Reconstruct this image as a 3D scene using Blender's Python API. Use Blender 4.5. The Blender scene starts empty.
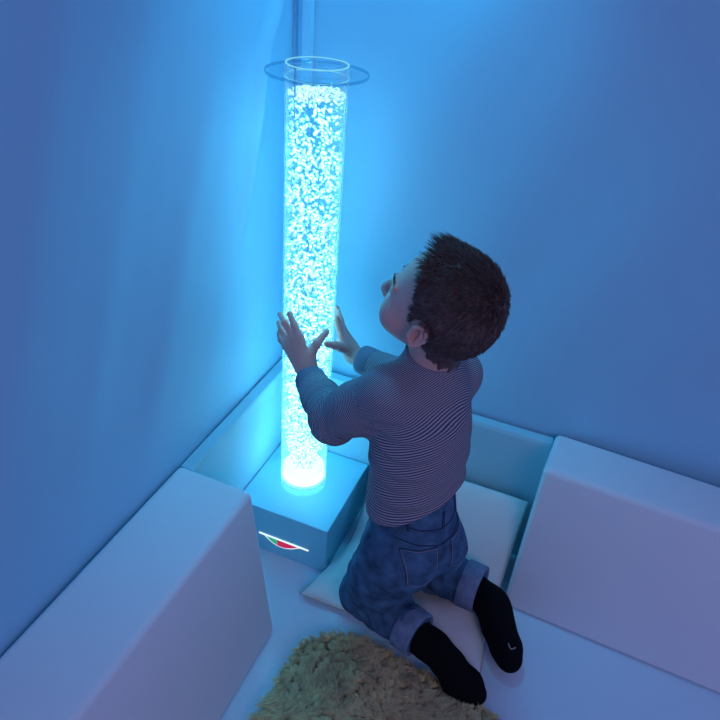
import bpy, bmesh, math, random
import numpy as np
from mathutils import Vector, Matrix
from mathutils.bvhtree import BVHTree

random.seed(7)
rng = np.random.default_rng(7)
sc = bpy.context.scene
COL = sc.collection
V = lambda *a: np.array(a, float)

# ------------------------------------------------------------------ scene set-up
sc.view_settings.view_transform = 'Standard'
sc.view_settings.look = 'None'
sc.view_settings.gamma = 1.0
sc.view_settings.use_curve_mapping = False
sc.view_settings.exposure = 0.0
sc.cycles.max_bounces = 10
sc.cycles.transparent_max_bounces = 24
sc.cycles.sample_clamp_indirect = 4.0
sc.cycles.use_denoising = True
sc.cycles.caustics_reflective = False
sc.cycles.caustics_refractive = False

cam_d = bpy.data.cameras.new('camera')
cam = bpy.data.objects.new('camera', cam_d)
COL.objects.link(cam)
right = Vector((-0.37764705, 0.92324842, 0.07067578))
up = Vector((-0.49685698, -0.26645983, 0.82591301))
fwd = Vector((-0.78135514, -0.27678786, -0.55935019))
m = Matrix((right, up, -fwd)).transposed().to_4x4()
m.translation = Vector((1.2193, 0.6018, 1.2698))
cam.matrix_world = m
cam_d.sensor_width = 36.0
cam_d.lens = 695.28 / 720 * 36.0
cam_d.clip_start = 0.02
sc.camera = cam

# ------------------------------------------------------------------ materials
def mat(name, color, rough=0.6, noise=None, bump=None, sheen=0.0, sss=0.0, spec=0.4, emit=None):
    """noise=(scale, amount): base-colour variation of the material; bump=(scale, strength, distance)."""
    ma = bpy.data.materials.new(name)
    ma.use_nodes = True
    nt = ma.node_tree
    b = nt.nodes['Principled BSDF']
    b.inputs['Base Color'].default_value = (*color, 1)
    b.inputs['Roughness'].default_value = rough
    b.inputs['Specular IOR Level'].default_value = spec
    if sheen:
        b.inputs['Sheen Weight'].default_value = sheen
        b.inputs['Sheen Roughness'].default_value = 0.6
    if sss:
        b.inputs['Subsurface Weight'].default_value = sss
        b.inputs['Subsurface Radius'].default_value = (0.008, 0.004, 0.002)
        b.inputs['Subsurface Scale'].default_value = 1.0
    tc = nt.nodes.new('ShaderNodeTexCoord')
    if noise:
        n = nt.nodes.new('ShaderNodeTexNoise')
        n.inputs['Scale'].default_value = noise[0]
        n.inputs['Detail'].default_value = 4
        nt.links.new(tc.outputs['Object'], n.inputs['Vector'])
        r = nt.nodes.new('ShaderNodeValToRGB')
        a = noise[1]
        r.color_ramp.elements[0].color = (*[max(0, c * (1 - a)) for c in color], 1)
        r.color_ramp.elements[1].color = (*[min(1, c * (1 + a)) for c in color], 1)
        r.color_ramp.elements[0].position = 0.3
        r.color_ramp.elements[1].position = 0.7
        nt.links.new(n.outputs['Fac'], r.inputs['Fac'])
        nt.links.new(r.outputs['Color'], b.inputs['Base Color'])
    if bump:
        n2 = nt.nodes.new('ShaderNodeTexNoise')
        n2.inputs['Scale'].default_value = bump[0]
        n2.inputs['Detail'].default_value = 3
        nt.links.new(tc.outputs['Object'], n2.inputs['Vector'])
        bp = nt.nodes.new('ShaderNodeBump')
        bp.inputs['Strength'].default_value = bump[1]
        bp.inputs['Distance'].default_value = bump[2]
        nt.links.new(n2.outputs['Fac'], bp.inputs['Height'])
        nt.links.new(bp.outputs['Normal'], b.inputs['Normal'])
    if emit:
        b.inputs['Emission Color'].default_value = (*emit[0], 1)
        b.inputs['Emission Strength'].default_value = emit[1]
    return ma

def clear_mat(name, tint, gloss=0.08, edge=0.5, milky=0.0):
    """thin clear plastic: tinted see-through mixed with a mirror-like coat that grows at grazing angles"""
    ma = bpy.data.materials.new(name)
    ma.use_nodes = True
    nt = ma.node_tree
    nt.nodes.clear()
    out = nt.nodes.new('ShaderNodeOutputMaterial')
    tr = nt.nodes.new('ShaderNodeBsdfTransparent')
    tr.inputs['Color'].default_value = (*tint, 1)
    gl = nt.nodes.new('ShaderNodeBsdfGlossy')
    gl.inputs['Roughness'].default_value = 0.06
    mx = nt.nodes.new('ShaderNodeMixShader')
    lw = nt.nodes.new('ShaderNodeLayerWeight')
    lw.inputs['Blend'].default_value = 0.25
    mr = nt.nodes.new('ShaderNodeMapRange')
    mr.inputs['To Min'].default_value = gloss
    mr.inputs['To Max'].default_value = edge
    nt.links.new(lw.outputs['Facing'], mr.inputs['Value'])
    nt.links.new(mr.outputs['Result'], mx.inputs['Fac'])
    nt.links.new(tr.outputs[0], mx.inputs[1])
    if milky:
        tl = nt.nodes.new('ShaderNodeBsdfTranslucent')
        tl.inputs['Color'].default_value = (0.85, 0.9, 0.92, 1)
        m2 = nt.nodes.new('ShaderNodeMixShader')
        m2.inputs['Fac'].default_value = milky
        nt.links.new(gl.outputs[0], m2.inputs[1]); nt.links.new(tl.outputs[0], m2.inputs[2])
        nt.links.new(m2.outputs[0], mx.inputs[2])
    else:
        nt.links.new(gl.outputs[0], mx.inputs[2])
    nt.links.new(mx.outputs[0], out.inputs['Surface'])
    return ma

def emis(name, color, strength, vary=None):
    ma = bpy.data.materials.new(name)
    ma.use_nodes = True
    nt = ma.node_tree
    nt.nodes.clear()
    out = nt.nodes.new('ShaderNodeOutputMaterial')
    e = nt.nodes.new('ShaderNodeEmission')
    e.inputs['Color'].default_value = (*color, 1)
    e.inputs['Strength'].default_value = strength
    if vary:                    # noise in the emission stands in for uneven lamp light on bubbles
        tc = nt.nodes.new('ShaderNodeTexCoord')
        n = nt.nodes.new('ShaderNodeTexNoise')
        n.inputs['Scale'].default_value = vary[0]; n.inputs['Detail'].default_value = 1
        mr = nt.nodes.new('ShaderNodeMapRange')
        mr.inputs['From Min'].default_value = .36; mr.inputs['From Max'].default_value = .64
        mr.inputs['To Min'].default_value = strength * vary[1]; mr.inputs['To Max'].default_value = strength * vary[2]
        nt.links.new(tc.outputs['Object'], n.inputs['Vector'])
        nt.links.new(n.outputs['Fac'], mr.inputs['Value'])
        nt.links.new(mr.outputs['Result'], e.inputs['Strength'])
    nt.links.new(e.outputs[0], out.inputs['Surface'])
    return ma

M = {}
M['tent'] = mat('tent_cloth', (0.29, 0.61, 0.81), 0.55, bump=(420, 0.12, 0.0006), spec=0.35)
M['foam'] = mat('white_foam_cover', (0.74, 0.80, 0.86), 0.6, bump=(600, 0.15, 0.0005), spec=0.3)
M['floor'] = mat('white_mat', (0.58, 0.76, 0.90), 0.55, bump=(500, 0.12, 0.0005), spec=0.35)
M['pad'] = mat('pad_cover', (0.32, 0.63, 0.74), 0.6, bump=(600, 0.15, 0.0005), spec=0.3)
M['plinth'] = mat('plinth_laminate', (0.26, 0.68, 0.84), 0.4, spec=0.4)
M['logo_white'] = mat('lit_white', (0.9, 0.9, 0.9), 0.5, emit=((0.9, 1.0, 1.0), 0.9))
M['logo_red'] = mat('lit_red', (0.5, 0.02, 0.08), 0.5, emit=((0.75, 0.015, 0.09), 0.6))
M['logo_green'] = mat('lit_green', (0.03, 0.4, 0.15), 0.5, emit=((0.03, 0.5, 0.2), 0.6))
M['acrylic'] = clear_mat('clear_acrylic', (0.97, 0.99, 1.0), 0.015, 0.70, 0.75)
M['acrylic_plate'] = clear_mat('clear_plate', (0.95, 0.98, 0.99), 0.01, 0.15)
M['acrylic_foot'] = clear_mat('clear_foot', (0.93, 0.97, 0.98), 0.05, 0.55, 0.35)
M['water'] = clear_mat('clear_water', (0.96, 0.99, 1.0), 0.0, 0.06)
M['bubble'] = emis('bubble_painted_glow', (0.165, 0.64, 0.86), 6.6, (190, 0.12, 1.75))  # own emission replaces lamp light scattered by the bubbles
M['froth'] = emis('froth_painted_glow', (0.30, 0.66, 1.0), 2.2, (200, 0.25, 1.8))  # foam given a glow in place of scattered lamp light
M['lamp'] = emis('lamp_face', (0.20, 0.62, 1.0), 7.0)
M['edge_glow'] = emis('painted_edge_glow', (0.25, 0.78, 1.0), 0.85)  # bright plastic edges put in as emission
M['plate_edge'] = clear_mat('plate_edge', (0.74, 0.87, 0.93), 0.03, 0.2)
M['pipe'] = mat('blue_pipe', (0.08, 0.30, 0.55), 0.4)
M['skin'] = mat('skin', (0.62, 0.37, 0.33), 0.5, sss=0.15, noise=(40, 0.06), spec=0.35)
M['lip'] = mat('lip', (0.55, 0.22, 0.22), 0.45)
M['eyewhite'] = mat('eye_white', (0.8, 0.8, 0.8), 0.2)
M['iris'] = mat('iris', (0.06, 0.05, 0.05), 0.15)
M['hair'] = mat('dark_hair', (0.100, 0.062, 0.058), 0.45, noise=(120, 0.3), spec=0.4)
M['sock'] = mat('black_sock', (0.0035, 0.0035, 0.006), 0.9, bump=(500, 0.3, 0.001), spec=0.1)
M['sock_mark'] = mat('grey_print', (0.30, 0.30, 0.33), 0.7)
M['cushion'] = mat('cushion_cotton', (0.66, 0.73, 0.74), 0.8, bump=(70, 0.25, 0.004), sheen=0.2, spec=0.2)
M['piping'] = mat('cushion_seam', (0.40, 0.43, 0.42), 0.8)
M['fleece'] = mat('sheepskin_leather', (0.80, 0.68, 0.47), 0.9)
M['fur'] = mat('sheepskin_wool', (0.97, 0.79, 0.44), 0.75, noise=(30, 0.20), sheen=0.2, spec=0.15)
M['denim'] = mat('blue_denim', (0.052, 0.125, 0.22), 0.85, noise=(38, 0.45), bump=(900, 0.3, 0.0008), spec=0.15)
M['denim_light'] = mat('denim_inside', (0.17, 0.24, 0.36), 0.85, noise=(60, 0.2), bump=(900, 0.3, 0.0008), spec=0.15)
M['stitch'] = mat('stitching', (0.28, 0.24, 0.30), 0.8)
M['denim_dark'] = mat('denim_seam', (0.022, 0.045, 0.12), 0.9)
M['rib'] = mat('plain_blue_rib', (0.17, 0.20, 0.29), 0.85, bump=(700, 0.3, 0.0008), spec=0.15)

def shirt_mat():
    ma = mat('striped_jersey', (0.5, 0.5, 0.5), 0.85, spec=0.15)
    nt = ma.node_tree
    b = nt.nodes['Principled BSDF']
    at = nt.nodes.new('ShaderNodeAttribute')
    at.attribute_name = 'stripe'
    mul = nt.nodes.new('ShaderNodeMath'); mul.operation = 'MULTIPLY'
    mul.inputs[1].default_value = 2 * math.pi / 0.0037
    sn = nt.nodes.new('ShaderNodeMath'); sn.operation = 'SINE'
    r = nt.nodes.new('ShaderNodeValToRGB')
    mr = nt.nodes.new('ShaderNodeMapRange')
    mr.inputs['From Min'].default_value = -1
    nt.links.new(at.outputs['Fac'], mul.inputs[0])
    nt.links.new(mul.outputs[0], sn.inputs[0])
    nt.links.new(sn.outputs[0], mr.inputs['Value'])
    nt.links.new(mr.outputs['Result'], r.inputs['Fac'])
    r.color_ramp.elements[0].position = 0.42
    r.color_ramp.elements[1].position = 0.62
    r.color_ramp.elements[0].color = (0.06, 0.065, 0.14, 1)
    r.color_ramp.elements[1].color = (0.38, 0.37, 0.40, 1)
    nt.links.new(r.outputs['Color'], b.inputs['Base Color'])
    return ma
M['shirt'] = shirt_mat()

# ------------------------------------------------------------------ object helpers
def link(name, me, ma=None, parent=None, smooth=True):
    o = bpy.data.objects.new(name, me)
    COL.objects.link(o)
    if ma is not None:
        if isinstance(ma, (list, tuple)):
            for x in ma: me.materials.append(x)
        else:
            me.materials.append(ma)
    if smooth:
        me.polygons.foreach_set('use_smooth', np.ones(len(me.polygons), bool))
    if parent is not None:
        o.parent = parent
        o.matrix_parent_inverse = parent.matrix_world.inverted()
    return o

def empty(name, loc):
    o = bpy.data.objects.new(name, None)
    COL.objects.link(o)
    o.location = loc
    o.matrix_world = Matrix.Translation(loc)
    o.empty_display_size = 0.05
    return o

def tag(o, label=None, cat=None, group=None, kind=None):
    if label: o['label'] = label
    if cat: o['category'] = cat
    if group: o['group'] = group
    if kind: o['kind'] = kind
    return o

def np_mesh(name, verts, faces):
    """verts (n,3), faces (m,k) with one k"""
    verts = np.asarray(verts, np.float32); faces = np.asarray(faces, np.int32)
    me = bpy.data.meshes.new(name)
    me.vertices.add(len(verts)); me.vertices.foreach_set('co', verts.ravel())
    mm, k = faces.shape
    me.loops.add(mm * k); me.loops.foreach_set('vertex_index', faces.ravel())
    me.polygons.add(mm); me.polygons.foreach_set('loop_start', np.arange(mm, dtype=np.int32) * k)
    me.update(calc_edges=True)
    me.validate()
    return me

def bm_mesh(name, bm):
    me = bpy.data.meshes.new(name)
    bm.normal_update(); bm.to_mesh(me); bm.free()
    return me

def prism(profile, axis, a, b, bevel=0.0, seg=4):
    """extrude a 2-D outline along x or y between a and b. profile points are (u, z)."""
    bm = bmesh.new()
    def P(t, u, z): return (t, u, z) if axis == 'x' else (u, t, z)
    r0 = [bm.verts.new(P(a, *q)) for q in profile]
    r1 = [bm.verts.new(P(b, *q)) for q in profile]
    n = len(profile)
    bm.faces.new(r0); bm.faces.new(r1[::-1])
    for i in range(n):
        bm.faces.new((r0[i], r1[i], r1[(i + 1) % n], r0[(i + 1) % n]))
    bmesh.ops.recalc_face_normals(bm, faces=bm.faces)
    if bevel:
        bmesh.ops.bevel(bm, geom=list(bm.edges), offset=bevel, segments=seg, profile=0.5, affect='EDGES')
    return bm

def lathe(profile, cx, cy, n=64, close=False):
    """revolve (r,z) pairs about the vertical through (cx,cy)"""
    t = np.arange(n) * 2 * np.pi / n
    vs = []
    for r, z in profile:
        vs.append(np.stack([cx + r * np.cos(t), cy + r * np.sin(t), 0 * t + z], -1))
    vs = np.concatenate(vs)
    fs = []
    k = len(profile)
    for i in range(k if close else k - 1):
        j = (i + 1) % k
        for a in range(n):
            b = (a + 1) % n
            fs.append((i * n + a, i * n + b, j * n + b, j * n + a))
    return vs, np.array(fs)

def tube_along(pts, r, n=6):
    pts = np.asarray(pts, float)
    tg = np.gradient(pts, axis=0); tg /= np.linalg.norm(tg, axis=1)[:, None] + 1e-12
    ref = V(0.3, 0.2, 0.93)
    a = np.cross(tg, ref); a /= np.linalg.norm(a, axis=1)[:, None] + 1e-12
    b = np.cross(tg, a)
    t = np.arange(n) * 2 * np.pi / n
    ring = pts[:, None] + r * (a[:, None] * np.cos(t)[None, :, None] + b[:, None] * np.sin(t)[None, :, None])
    k = len(pts)
    fs = [(i * n + q, i * n + (q + 1) % n, (i + 1) * n + (q + 1) % n, (i + 1) * n + q) for i in range(k - 1) for q in range(n)]
    return ring.reshape(-1, 3), np.array(fs)

def merge(parts):
    vs, fs, o = [], [], 0
    for v, f in parts:
        vs.append(v); fs.append(np.asarray(f) + o); o += len(v)
    return np.concatenate(vs), np.concatenate(fs)

def strands(root, p1, p2, p3, w):
    """tapered three-sided hairs through four points each"""
    P = np.stack([root, p1, p2, p3], 1)
    n = len(P)
    T = p3 - root
    T /= np.linalg.norm(T, axis=1)[:, None] + 1e-9
    A = np.cross(T, rng.normal(size=(n, 3))); A /= np.linalg.norm(A, axis=1)[:, None] + 1e-9
    B = np.cross(T, A)
    wd = np.stack([w, w * 0.9, w * 0.65, w * 0.12], 1)
    vs = np.zeros((n, 4, 3, 3))
    for q in range(3):
        c, s = math.cos(q * 2.094), math.sin(q * 2.094)
        vs[:, :, q] = P + wd[..., None] * (A * c + B * s)[:, None]
    base = (np.arange(n) * 12)[:, None]
    loc = np.array([(i * 3 + q, i * 3 + (q + 1) % 3, i * 3 + 3 + (q + 1) % 3, i * 3 + 3 + q) for i in range(3) for q in range(3)])
    fs = (base[:, None] + loc[None]).reshape(-1, 4)
    return vs.reshape(-1, 3), fs

# ------------------------------------------------------------------ implicit-surface modelling (one continuous skin)
class Field:
    def __init__(s, lo, hi, h):
        s.lo = V(*lo); s.h = h
        s.n = np.ceil((V(*hi) - s.lo) / h).astype(int) + 1
        s.v = np.full(s.n, 0.2, np.float32)
        s.ax = [(s.lo[i] + h * np.arange(s.n[i])).astype(np.float32) for i in range(3)]
    def _sl(s, lo, hi):
        a = np.clip(np.floor((np.asarray(lo) - s.lo) / s.h).astype(int), 0, s.n)
        b = np.clip(np.ceil((np.asarray(hi) - s.lo) / s.h).astype(int) + 1, 0, s.n)
        return tuple(slice(x, y) for x, y in zip(a, b))
    def _xyz(s, sl):
        return (s.ax[0][sl[0]][:, None, None], s.ax[1][sl[1]][None, :, None], s.ax[2][sl[2]][None, None, :])
    def _mix(s, sl, d, k, sub):
        a = s.v[sl]
        if sub:
            d = -d
            hh = np.maximum(k - np.abs(a - d), 0) / k
            s.v[sl] = np.maximum(a, d) + hh * hh * k * 0.25
        else:
            hh = np.maximum(k - np.abs(a - d), 0) / k
            s.v[sl] = np.minimum(a, d) - hh * hh * k * 0.25
    def cone(s, a, b, ra, rb, k=0.01, sub=False):
        a = V(*a); b = V(*b); pad = max(ra, rb) + k + 3 * s.h
        sl = s._sl(np.minimum(a, b) - pad, np.maximum(a, b) + pad)
        X, Y, Z = s._xyz(sl)
        ab = b - a; L2 = ab @ ab + 1e-12
        t = np.clip(((X - a[0]) * ab[0] + (Y - a[1]) * ab[1] + (Z - a[2]) * ab[2]) / L2, 0, 1)
        d = np.sqrt((X - a[0] - t * ab[0])**2 + (Y - a[1] - t * ab[1])**2 + (Z - a[2] - t * ab[2])**2) - (ra + (rb - ra) * t)
        s._mix(sl, d.astype(np.float32), k, sub)
    def chain(s, pts, rs, k=0.01):
        for i in range(len(pts) - 1):
            s.cone(pts[i], pts[i + 1], rs[i], rs[i + 1], k)
    def ell(s, c, r, R=None, k=0.01, sub=False):
        c = V(*c); r = V(*r); R = np.eye(3) if R is None else R   # rows of R are the axes
        pad = r.max() + k + 3 * s.h
        sl = s._sl(c - pad, c + pad)
        X, Y, Z = s._xyz(sl)
        X, Y, Z = X - c[0], Y - c[1], Z - c[2]
        q = [X * R[i, 0] + Y * R[i, 1] + Z * R[i, 2] for i in range(3)]
        k0 = np.sqrt(sum((q[i] / r[i])**2 for i in range(3)))
        k1 = np.sqrt(sum((q[i] / r[i]**2)**2 for i in range(3))) + 1e-9
        d = np.where(k0 < 0.05, -r.min(), k0 * (k0 - 1.0) / k1)
        s._mix(sl, d.astype(np.float32), k, sub)
    def half(s, p, nrm, k=0.002, lo=None, hi=None):
        """cut away the side the normal points to, inside the given box"""
        p = V(*p); nrm = V(*nrm); nrm = nrm / np.linalg.norm(nrm)
        sl = s._sl(lo, hi) if lo is not None else (slice(None),) * 3
        X, Y, Z = s._xyz(sl)
        d = (X - p[0]) * nrm[0] + (Y - p[1]) * nrm[1] + (Z - p[2]) * nrm[2]
        a = s.v[sl]; hh = np.maximum(k - np.abs(a - d), 0) / k
        s.v[sl] = (np.maximum(a, d) + hh * hh * k * 0.25).astype(np.float32)
    def warp(s, fn, lo, hi):
        sl = s._sl(lo, hi)
        s.v[sl] += fn(*s._xyz(sl)).astype(np.float32)
    def surface(s, smooth=1):
        v = s.v; nx, ny, nz = v.shape
        ins = v < 0
        cnt = np.zeros((nx - 1, ny - 1, nz - 1), np.int8)
        for i in (0, 1):
            for j in (0, 1):
                for k in (0, 1):
                    cnt += ins[i:nx - 1 + i, j:ny - 1 + j, k:nz - 1 + k]
        C = np.argwhere((cnt > 0) & (cnt < 8))
        idx = np.full((nx - 1, ny - 1, nz - 1), -1, np.int32)
        idx[C[:, 0], C[:, 1], C[:, 2]] = np.arange(len(C))
        acc = np.zeros((len(C), 3)); num = np.zeros(len(C))
        cor = [(i, j, k) for i in (0, 1) for j in (0, 1) for k in (0, 1)]
        for p in cor:
            for ax in range(3):
                if p[ax]: continue
                q = list(p); q[ax] = 1
                a = v[C[:, 0] + p[0], C[:, 1] + p[1], C[:, 2] + p[2]]
                b = v[C[:, 0] + q[0], C[:, 1] + q[1], C[:, 2] + q[2]]
                hit = (a < 0) != (b < 0)
                t = np.where(hit, a / np.where(hit, a - b, 1), 0)
                pt = np.tile(V(*p), (len(C), 1)); pt[:, ax] += t
                acc += pt * hit[:, None]; num += hit
        P = (C + acc / num[:, None]) * s.h + s.lo
        fs = []
        for ax in range(3):
            sh = [slice(None)] * 3; sh2 = [slice(None)] * 3
            sh[ax] = slice(0, -1); sh2[ax] = slice(1, None)
            A = ins[tuple(sh)]; B = ins[tuple(sh2)]
            E = np.argwhere(A != B)
            o1, o2 = [i for i in range(3) if i != ax]
            if ax == 1: o1, o2 = o2, o1
            E = E[(E[:, o1] > 0) & (E[:, o2] > 0) & (E[:, o1] < s.n[o1] - 1) & (E[:, o2] < s.n[o2] - 1)]
            d1 = np.zeros(3, int); d1[o1] = 1
            d2 = np.zeros(3, int); d2[o2] = 1
            g = lambda e: idx[e[:, 0], e[:, 1], e[:, 2]]
            q = np.stack([g(E - d1 - d2), g(E - d2), g(E), g(E - d1)], 1)
            fl = ~A[E[:, 0], E[:, 1], E[:, 2]]
            q[fl] = q[fl][:, ::-1]
            fs.append(q)
        F = np.concatenate(fs)
        F = F[(F >= 0).all(1)]
        for _ in range(smooth):
            for lam in (0.5, -0.52):
                S = np.zeros_like(P); n = np.zeros(len(P))
                for i in range(4):
                    a, b = F[:, i], F[:, (i + 1) % 4]
                    np.add.at(S, a, P[b]); np.add.at(n, a, 1)
                    np.add.at(S, b, P[a]); np.add.at(n, b, 1)
                P = P + lam * (S / np.maximum(n, 1)[:, None] - P)
        return P, F

def unit(v):
    v = np.asarray(v, float); return v / np.linalg.norm(v)

def normals(P, F):
    n = np.zeros_like(P)
    fn = np.cross(P[F[:, 2]] - P[F[:, 0]], P[F[:, 3]] - P[F[:, 1]])
    for i in range(4): np.add.at(n, F[:, i], fn)
    return n / (np.linalg.norm(n, axis=1)[:, None] + 1e-12)

def sstep(a, b, x):
    t = np.clip((x - a) / (b - a), 0, 1); return t * t * (3 - 2 * t)

# ================================================================== THE SETTING
# floor
bm = bmesh.new()
x0, x1, y0, y1 = -0.02, 1.9, -0.02, 2.0
vs = [bm.verts.new(q) for q in ((x0, y0, 0), (x1, y0, 0), (x1, y1, 0), (x0, y1, 0), (x0, y0, -.04), (x1, y0, -.04), (x1, y1, -.04), (x0, y1, -.04))]
for f in ((0, 1, 2, 3), (7, 6, 5, 4), (0, 4, 5, 1), (1, 5, 6, 2), (2, 6, 7, 3), (3, 7, 4, 0)):
    bm.faces.new([vs[i] for i in f])
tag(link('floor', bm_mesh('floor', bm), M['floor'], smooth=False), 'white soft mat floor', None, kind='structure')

# tent walls: cloth with shallow slanting folds; front and back skin with thickness
def cloth_wall(name, axis, length, height, fold, label):
    na, nz = 150, 120
    a = np.linspace(0.0, 1, na) ** 1.3 * (length + .03) - .03; z = np.linspace(0, height, nz)
    A, Z = np.meshgrid(a, z, indexing='ij')
    D = fold(A, Z)
    th = 0.012
    def pts(off):
        d = D + off
        return np.stack([A, d, Z], -1) if axis == 'x' else np.stack([d, A, Z], -1)
    front = pts(0).reshape(-1, 3); back = pts(-th).reshape(-1, 3)
    I = np.arange(na * nz).reshape(na, nz)
    q = np.stack([I[:-1, :-1], I[1:, :-1], I[1:, 1:], I[:-1, 1:]], -1).reshape(-1, 4)
    N = na * nz
    fs = [q if axis == 'y' else q[:, ::-1], (q[:, ::-1] if axis == 'y' else q) + N]
    rim = np.concatenate([I[:, 0], I[-1, 1:], I[::-1, -1][1:], I[0, ::-1][1:]])
    r2 = np.stack([rim[:-1], rim[1:], rim[1:] + N, rim[:-1] + N], -1)
    fs.append(r2)
    return tag(link(name, np_mesh(name, np.concatenate([front, back]), np.concatenate(fs)), M['tent']), label, kind='structure')

def fold_left(A, Z):
    q = A + 0.42 * (Z - 0.4)
    env = np.clip(A / 0.08, 0, 1) * np.clip((Z - 0.30) / 0.3, 0, 1)
    d = 0.0016 * np.sin(q * 37 + 0.6) + 0.0006 * np.sin(q * 71 + 2 * Z) + 0.0050 * np.sin(q * 15 + 1.1)
    # one long ridge added to give the bright beam above the collar
    ax_ = np.interp(Z, [.2, .55, .79, 1.023, 1.108, 1.75], [.30, .235, .175, .122, .063, -.02])
    beam_ridge = 0.015 * np.exp(-((A - ax_) / .016)**2) * sstep(.55, 1.0, Z)
    return -0.010 + env * d + beam_ridge * np.clip((A - .03) / .03, 0, 1)
def fold_right(A, Z):
    q = A - 0.45 * (Z - 0.5)
    env = np.clip(A / 0.08, 0, 1) * np.clip((Z - 0.30) / 0.3, 0, 1)
    return -0.002 + env * (0.004 * np.sin(q * 11 + 0.5) + 0.0015 * np.sin(q * 27))
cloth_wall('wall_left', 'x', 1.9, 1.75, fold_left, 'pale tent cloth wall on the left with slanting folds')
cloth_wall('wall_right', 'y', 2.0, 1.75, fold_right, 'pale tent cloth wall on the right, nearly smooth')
# padded strip that hides the corner seam
bm = prism([(0.001, 0.0), (0.011, 0.004), (0.015, 0.014), (0.011, 0.026), (0.001, 0.030)], 'x', 0, 1, 0)
for v in bm.verts:
    x, y, z = v.co
    v.co = (y, z + 0.0015, 0.36 + x * 1.38)
bmesh.ops.recalc_face_normals(bm, faces=bm.faces)
tag(link('trim_1', bm_mesh('trim_1', bm), M['tent'], smooth=False), 'upright cloth strip covering the corner seam', kind='structure')

# low foam pads along the foot of both walls
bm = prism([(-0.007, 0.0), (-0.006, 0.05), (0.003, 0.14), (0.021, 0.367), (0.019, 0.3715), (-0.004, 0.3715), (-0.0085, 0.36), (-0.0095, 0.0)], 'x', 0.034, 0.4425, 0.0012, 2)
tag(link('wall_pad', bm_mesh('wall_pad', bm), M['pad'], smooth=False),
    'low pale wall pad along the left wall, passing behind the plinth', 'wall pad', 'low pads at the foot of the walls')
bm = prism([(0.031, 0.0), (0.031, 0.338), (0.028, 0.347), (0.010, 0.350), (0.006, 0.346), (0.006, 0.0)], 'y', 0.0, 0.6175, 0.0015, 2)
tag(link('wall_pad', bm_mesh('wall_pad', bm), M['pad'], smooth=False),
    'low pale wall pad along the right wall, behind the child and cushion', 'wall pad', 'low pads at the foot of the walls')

# wedge-shaped foam blocks
def block(profile, axis, a, b, label):
    bm = prism(profile, axis, a, b, 0)
    bmesh.ops.bevel(bm, geom=list(bm.edges), offset=0.012, segments=5, profile=0.5, affect='EDGES')
    return tag(link('foam_block', bm_mesh('foam_block', bm), M['foam']), label, 'foam block', 'wedge shaped foam blocks on the floor')
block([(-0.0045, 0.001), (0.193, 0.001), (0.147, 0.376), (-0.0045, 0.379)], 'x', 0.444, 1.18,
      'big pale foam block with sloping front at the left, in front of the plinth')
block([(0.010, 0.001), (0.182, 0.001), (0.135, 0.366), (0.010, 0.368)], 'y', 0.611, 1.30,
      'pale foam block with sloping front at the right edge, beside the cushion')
rb = bpy.data.objects['foam_block.001']
piv = Matrix.Translation((.182, .611, 0))
rb.matrix_world = piv @ Matrix.Rotation(math.radians(-3.0), 4, 'Z') @ piv.inverted()

# ================================================================== PLINTH + BUBBLE TUBE
PX0, PX1, PY0, PY1, PH = 0.0335, 0.2698, 0.004, 0.2257, 0.1319
pl = empty('plinth', (0.15, 0.115, 0))
tag(pl, 'low square blue-lit plinth box carrying the bubble tube', 'plinth')
bm = prism([(PY0, 0.0), (PY1, 0.0), (PY1, PH), (PY0, PH)], 'x', PX0, PX1, 0.002, 3)
link('plinth_body', bm_mesh('plinth_body', bm), M['plinth'], pl, smooth=False)
# glowing logo on the front face: a slanting line with a half-leaf hanging under it
lg = empty('logo', (PX1, 0.115, 0.05)); lg.parent = pl; lg.matrix_parent_inverse = pl.matrix_world.inverted()
def face_poly(name, pts, ma, depth):
    n = len(pts)
    vs = [(PX1 + depth, y, z) for y, z in pts] + [(PX1 - 0.001, y, z) for y, z in pts]
    bm = bmesh.new()
    bv = [bm.verts.new(q) for q in vs]
    bm.faces.new(bv[:n])
    for i in range(n): bm.faces.new((bv[i], bv[n + i], bv[n + (i + 1) % n], bv[(i + 1) % n]))
    bmesh.ops.recalc_face_normals(bm, faces=bm.faces)
    return link(name, bm_mesh(name, bm), ma, lg, smooth=False)
ya, yb, zl = 0.060, 0.183, 0.0535
face_poly('line', [(ya, zl + .0010), (yb, zl + .0010), (yb, zl - .0016), (ya, zl - .0016)], M['logo_white'], 0.0022)
def leaf(t0, t1, sc_=1.0):
    y0_, y1_, dep_ = 0.075, 0.160, 0.020
    ts = np.linspace(t0, t1, 16)
    cy = 0.5 * (y0_ + y1_)
    low = [(cy + (y0_ + t * (y1_ - y0_) - cy) * sc_, zl - .002 - dep_ * sc_ * (1 - (2 * t - 1)**2) * (1 - 0.12 * (2 * t - 1))) for t in ts]
    top = [(low[-1][0], zl - .001), (low[0][0], zl - .001)]
    return low + top
face_poly('leaf_outline', leaf(0, 1, 1.06), M['logo_white'], 0.0010)
face_poly('leaf_green', leaf(0.0, 0.36, 0.95), M['logo_green'], 0.0016)
face_poly('leaf_red', leaf(0.36, 1.0, 0.95), M['logo_red'], 0.0016)

TX, TY, TR = 0.1514, 0.1098, 0.0510
TB, TT = PH, 1.037
bt = empty('bubble_tube', (TX, TY, TB))
tag(bt, 'tall clear bubble tube glowing cyan white, standing on the plinth', 'bubble tube')
# clear wall, open at the top
v, f = lathe([(TR - .0025, TB + .0195), (TR - .0025, TT - .001), (TR - .002, TT), (TR - .0005, TT), (TR, TT - .001), (TR, TB)], TX, TY, 96)
link('tube_wall', np_mesh('tube_wall', v, f), M['acrylic'], bt)
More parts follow.
